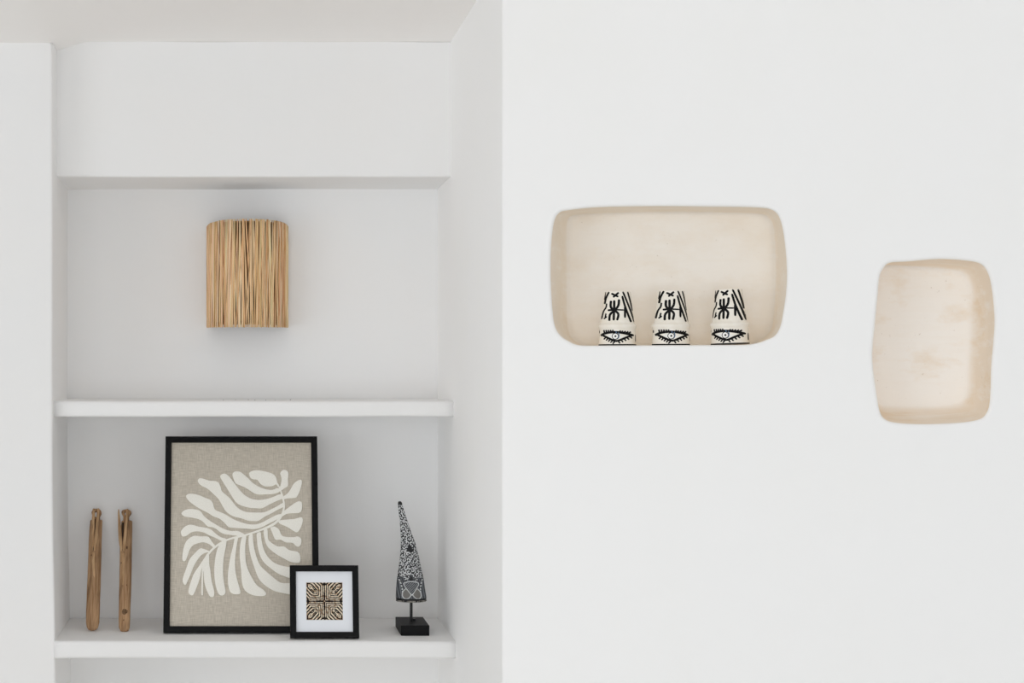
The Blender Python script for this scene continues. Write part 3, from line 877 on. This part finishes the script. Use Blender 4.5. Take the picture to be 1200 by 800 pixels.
# ------------------------------------------------------------------ carved horn on a stand
YH = 4.05
hb = thing('carved_horn', 'black and white carved horn ornament on a thin rod and black block', 'ornament',
           ((485 - VX) / F * YH, YH, Z_SHELF + .0003), (0, 0, 0))
hx0 = hb.location.x
bm = bmesh.new(); ztb = .0252
wA = (503.2 - 469.8) / F * 3.983
cxA = (486.5 - VX) / F * 3.983 - hx0
box(bm, cxA - wA / 2, cxA + wA / 2, 3.983 - YH, 4.125 - YH, 0, ztb, .0008, 1)
obj('block_base', bm, M['black'], hb)
px_r = (481.9 - VX) / F * YH - hx0
ph = at(0, 703, YH).z - Z_SHELF
bm = bmesh.new(); tube(bm, [(px_r, 0, ztb), (px_r, 0, ph + .02)], .0036, 12); obj('rod', bm, M['black_metal'], hb, smooth=False)
bm = bmesh.new(); box(bm, px_r + .004, px_r + .011, .004, .012, ztb, ztb + .006, .001, 1); obj('clip', bm, M['black_metal'], hb)
prof = [(702.6,464.6,499.2),(701.5,463.8,499.8),(698,463.7,499.6),(690,464.0,498.2),(680,464.8,496.8),(670,466.2,494.8),(660,467.6,492.6),(650,468.8,490.4),(640,469.4,488.0),(630,469.6,484.6),(620,469.0,481.0),(610,468.2,477.5),(600,467.2,474.2),(592,466.4,471.8),(589,466.4,471.0),(587.3,467.0,469.8)]
pf = catmull(prof, 22, closed=False)
bm = bmesh.new(); cl = bm.verts.layers.float_color.new('Col')
NA = 176
DKc, LTc, MID = s2l(26, 27, 29), s2l(210, 212, 213), s2l(108, 107, 110)
_cells = {}
def cell(i, j):
    if (i, j) not in _cells:
        r = random.Random(i * 7919 + j * 104729)
        _cells[(i, j)] = (r.uniform(.25, .75), r.uniform(.25, .75), r.choice((-1, 1)), r.uniform(0, 6.28))
    return _cells[(i, j)]
def carve(X, Y):
    """X, Y in photo pixels from the base centre line; returns (relief 0..1, tone)"""
    aX = abs(X)
    if Y < 2.6: return 0.1, DKc
    if Y < 27 + 4 * math.cos(X * .55) * (aX < 10):
        # shield: arched top, pointed foot
        topY = 23.3 - .030 * X * X; botY = 6.5 + .95 * aX ** 1.08 * (1 + .02 * aX)
        if aX < 8.9 and botY < Y < topY:
            edge = min(topY - Y, (Y - botY) * .7, 8.9 - aX)
            if edge < .9: return .9, LTc
            return (.4, s2l(150, 153, 156)) if math.sin((X - Y) * 2.3) > .45 else (.1, s2l(48, 50, 54))
        # crossed petals below, outlined
        for sx in (-1, 1):
            qx, qy = X - sx * 5.6, Y - 8.8
            u_ = qx * .86 + sx * qy * .50; v_ = -sx * qx * .50 + qy * .86
            e = math.hypot(u_ / 5.2, v_ / 7.2)
            if e < .84: return .3, s2l(112, 110, 106)
            if e < 1.0: return .9, LTc
        bl = 10.2 + .012 * (Y - 8) ** 2
        if abs(aX - bl) < .75 and Y > 5: return (.8, LTc) if math.sin(Y * 1.9) > -.4 else (.1, DKc)
        if aX < 2.2 and Y > 23 and Y < 30 - aX * 2.2: return .05, DKc
        if aX > bl: return (.35, s2l(118, 122, 127)) if math.sin(X * 2.1 + Y * .25) > 0 else (.15, s2l(62, 65, 70))
        return (.3, s2l(100, 103, 108)) if math.sin(X * 2.4 + Y * .9) > .2 else (.12, s2l(52, 54, 58))
    if 57 < Y < 67 and abs(X - .6) < (67.5 - Y) * .42: return 0.05, DKc      # dark leaf point
    c0 = 4.6
    gi, gj = math.floor(X / c0), math.floor(Y / c0)
    best = 1e9
    for i in (gi - 1, gi, gi + 1):
        for j in (gj - 1, gj, gj + 1):
            a_, b_, sg, ph_ = cell(i, j)
            dx, dy_ = X - (i + a_) * c0, Y - (j + b_) * c0
            d = dx * dx + dy_ * dy_
            if d < best: best = d; info = (math.sqrt(d), math.atan2(dy_, dx) * sg + ph_)
    w = math.sin(info[0] * 2 * PI / 2.7 - info[1])
    if w > .28: return .85, LTc
    if w > -.05: return .4, MID
    return .05, DKc
rings = []
for (py, lx, rx) in pf:
    h = (702.6 - py) / 115.3
    xl = (lx - VX) / F * YH - hx0; xr = (rx - VX) / F * YH - hx0
    z = at(0, py, YH).z - Z_SHELF
    c = (xl + xr) / 2; hw = (xr - xl) / 2
    ring = []
    for k in range(NA):
        a = 2 * PI * k / NA
        s = math.cos(a)
        sf = s if math.sin(a) < 0 else s
        rel, tone = carve((hw * F / YH) * s * (1 if sf == s and math.sin(a) < 0 else .97), h * 115.3)
        tipd = h > .965
        if tipd: tone = DKc
        k_ = 1 + (rel - .5) * .035
        v = bm.verts.new((c + hw * s * k_, hw * .72 * math.sin(a) * k_, z)); v[cl] = tone
        ring.append(v)
    rings.append(ring)
for a, b in zip(rings, rings[1:]):
    for j in range(NA): bm.faces.new((a[j], a[(j + 1) % NA], b[(j + 1) % NA], b[j]))
bm.faces.new(rings[0]); bm.faces.new(rings[-1])
obj('horn', bm, M['carved'], hb, smooth=True)
bm = bmesh.new()   # pale and dark lip around the open base
pts = []
cxh = ((464.2 + 499.6) / 2 - VX) / F * YH - hx0; hwh = (499.6 - 464.2) / 2 / F * YH
zz = at(0, 702.5, YH).z - Z_SHELF
bmr = []
for k in range(49):
    a = 2 * PI * k / 48
    bmr.append((cxh + hwh * .97 * math.cos(a), hwh * .70 * math.sin(a), zz - .0015))
tube(bm, bmr, .0021, 6, cap=False); obj('horn_rim', bm, M['bone'], hb, smooth=True)

# ------------------------------------------------------------------ painted cups in the wide niche
CK = 3.185 / F       # metres per photo pixel at the cups
profC = [(0,21.2),(.8,21.4),(4,21.2),(10,20.9),(17,20.7),(18.6,20.8),(20,21.4),(22,21.9),(24,21.4),(25.6,19.8),(27,19.3),(30,18.9),(40,17.7),(50,16.4),(60,15.3),(62.3,15.0),(63,14.6)]
def crad(h):
    for (a, ra), (b, rb) in zip(profC, profC[1:]):
        if a <= h <= b: return ra + (rb - ra) * (h - a) / (b - a)
    return profC[-1][1]
def S(*p, w): return ([(x, y) for x, y in p], w)
strokes = [
 S((265,140),(345,180), w=17), S((350,130),(285,185), w=17),
 S((262,225),(258,290),(282,330), w=20), S((298,220),(298,325), w=20), S((352,210),(345,280),(312,330), w=19),
 S((292,345),(250,390),(243,460), w=19), S((296,340),(292,455), w=20), S((312,345),(345,385),(330,455), w=19),
 S((225,336),(300,330), w=17), S((300,330),(410,335), w=10), S((272,330),(325,330), w=42),
 S((240,120),(205,190),(190,260), w=16), S((203,120),(186,210), w=8), S((212,255),(205,300),(175,350),(155,435), w=13),
 S((205,372),(196,415), w=10), S((180,435),(215,408), w=13),
 S((395,120),(440,230),(490,360),(525,470), w=15), S((450,120),(480,230),(505,340), w=14), S((487,120),(500,210), w=6),
 S((388,170),(420,290),(460,400),(490,475), w=17), S((420,290),(420,425), w=18),
 S((145,630),(200,603),(300,592),(400,602),(520,630), w=20), S((165,625),(250,670),(325,695),(420,660),(500,628), w=18),
 S((128,570),(130,600), w=8), S((541,620),(541,700), w=8)]
for x in (190, 215, 240, 265, 290): strokes.append(S((x, 605), (x - 10, 565), w=11))
for x in (350, 375, 405, 435, 465): strokes.append(S((x - 6, 606), (x + 22, 574 + (x - 350) * .12), w=11))
for k in range(5):
    strokes.append(S((205 + k * 25, 650 + k * 13), (180 + k * 25, 675 + k * 13), w=10))
    strokes.append(S((345 + k * 33, 700 - k * 14), (365 + k * 34, 724 - k * 15), w=10))
def surf(dx, h, lift):
    r = crad(max(0, min(63, h)))
    s = max(-.995, min(.995, dx / r)); a = math.asin(s)
    rr_ = r * CK + lift
    return Vector((rr_ * math.sin(a), -rr_ * math.cos(a), h * CK))
def ribbon(bm, pts, w, lift):
    P = catmull([((x - 333) / 10, (745 - y) / 10) for x, y in pts], 5, closed=False)
    P = [P[0]] + P[1:]
    rows = []
    for k, (x, h) in enumerate(P):
        a = Vector(P[max(k - 1, 0)]); b = Vector(P[min(k + 1, len(P) - 1)]); t = (b - a).normalized()
        e = .65 if k in (0, len(P) - 1) else 1.0
        row = []
        for q in (-1, -.33, .33, 1):
            o = Vector((-t.y, t.x)) * (w / 20) * q * e
            row.append(bm.verts.new(surf(x + o.x, h + o.y, lift * (1 if abs(q) < 1 else .4))))
        rows.append(row)
    for a, b in zip(rows, rows[1:]):
        for j in range(3): bm.faces.new((a[j], a[j + 1], b[j + 1], b[j]))
def disc_on(bm, cx, cy, r, lift, n=18, rx=1.0):
    c = bm.verts.new(surf((cx - 333) / 10, (745 - cy) / 10, lift))
    vs = [bm.verts.new(surf((cx + r * rx * math.cos(2 * PI * k / n) - 333) / 10, (745 - cy - r * math.sin(2 * PI * k / n)) / 10, lift)) for k in range(n)]
    for k in range(n): bm.faces.new((c, vs[k], vs[(k + 1) % n]))

def make_cup(label, loc, rot):
    root = thing('painted_cup', label, 'cup', loc, rot, 'painted cups in the wide niche')
    bm = bmesh.new(); NB = 72
    P = [(.0, 20.2)] + catmull(profC, 3, closed=False)
    rings = [[bm.verts.new((r * CK * math.cos(2 * PI * k / NB), r * CK * math.sin(2 * PI * k / NB), h * CK)) for k in range(NB)] for h, r in P]
    top = bm.verts.new((0, 0, 62.4 * CK))
    for a, b in zip(rings, rings[1:]):
        for j in range(NB): bm.faces.new((a[j], a[(j + 1) % NB], b[(j + 1) % NB], b[j]))
    for j in range(NB): bm.faces.new((rings[-1][j], rings[-1][(j + 1) % NB], top))
    inner = [[bm.verts.new((r * CK * math.cos(2 * PI * k / NB), r * CK * math.sin(2 * PI * k / NB), h * CK)) for k in range(NB)] for h, r in ((0, 19.2), (18, 18.4), (26, 16.6), (58, 13))]
    for a, b in zip([rings[0]] + inner, inner):
        for j in range(NB): bm.faces.new((a[j], b[j], b[(j + 1) % NB], a[(j + 1) % NB]))
    bm.faces.new(inner[-1])
    o = obj('cup_body', bm, M['glaze'], root, smooth=True)
    for p in o.data.polygons:
        if p.center.z > 61.9 * CK: p.use_smooth = False
    bm = bmesh.new()
    for pts, w in strokes: ribbon(bm, pts, w if w > 40 else (w * 1.7 if w == 11 or w == 10 else w * 1.4), .00035)
    obj('brushed_lines', bm, M['black_glaze'], root)
    bm = bmesh.new()
    r1 = [bm.verts.new((21.55 * CK * math.cos(2 * PI * k / NB), 21.55 * CK * math.sin(2 * PI * k / NB), .0 + .0001)) for k in range(NB)]
    r2 = [bm.verts.new((21.6 * CK * math.cos(2 * PI * k / NB), 21.6 * CK * math.sin(2 * PI * k / NB), 1.4 * CK)) for k in range(NB)]
    for j in range(NB): bm.faces.new((r1[j], r1[(j + 1) % NB], r2[(j + 1) % NB], r2[j]))
    obj('foot_band', bm, M['black_glaze'], root, smooth=True)
    bm = bmesh.new()      # whites of the eye
    for sx, xa, xb in ((1, 215, 285), (-1, 350, 440)):
        k = []
        mid = 640
        outline = [(215, 628), (285, 612), (292, 640), (280, 668), (245, 650)] if sx == 1 else [(350, 614), (440, 628), (400, 648), (355, 668), (345, 640)]
        vs_ = [bm.verts.new(surf((x - 333) / 10, (745 - y) / 10, .00055)) for x, y in outline]
        bm.faces.new(vs_)
    disc_on(bm, 310, 640, 32, .00062)
    obj('eye_white', bm, M['white_glaze'], root)
    bm = bmesh.new()
    ring_pts = [(310 + 34 * math.cos(2 * PI * k / 12), 640 + 34 * math.sin(2 * PI * k / 12)) for k in range(13)]
    ribbon(bm, ring_pts, 12, .0007); disc_on(bm, 312, 640, 11, .00075); obj('pupil', bm, M['black_glaze'], root)
    bm = bmesh.new(); ribbon(bm, [(345, 595), (352, 640), (335, 672)], 10, .0008); ribbon(bm, [(318, 580), (322, 608)], 12, .0008)
    obj('blue_dash', bm, M['blue_glaze'], root)
    return root
def cup_loc(px, d):
    s, _ = wall_sz(px, 404, d)
    p = CORNER + U * s + N * d
    return (p.x, p.y, FLOOR1 + .0006)
view = lambda p: math.atan2(p[0], p[1])      # turn needed to face the camera
for (px, yaw, roll, lab) in ((723.4, 0, 0, 'leftmost of the three painted eye cups, at the left of the wide niche'),
                             (786.2, 7, 0, 'middle of the three painted eye cups in the wide niche'),
                             (855.6, -7.5, -1.6, 'rightmost of the three painted eye cups in the wide niche, tilted a little')):
    p = cup_loc(px, .052)
    make_cup(lab, (p[0], p[1], p[2] + (.0010 if roll else 0)), (0, math.radians(roll), -view(p) + math.radians(yaw)))
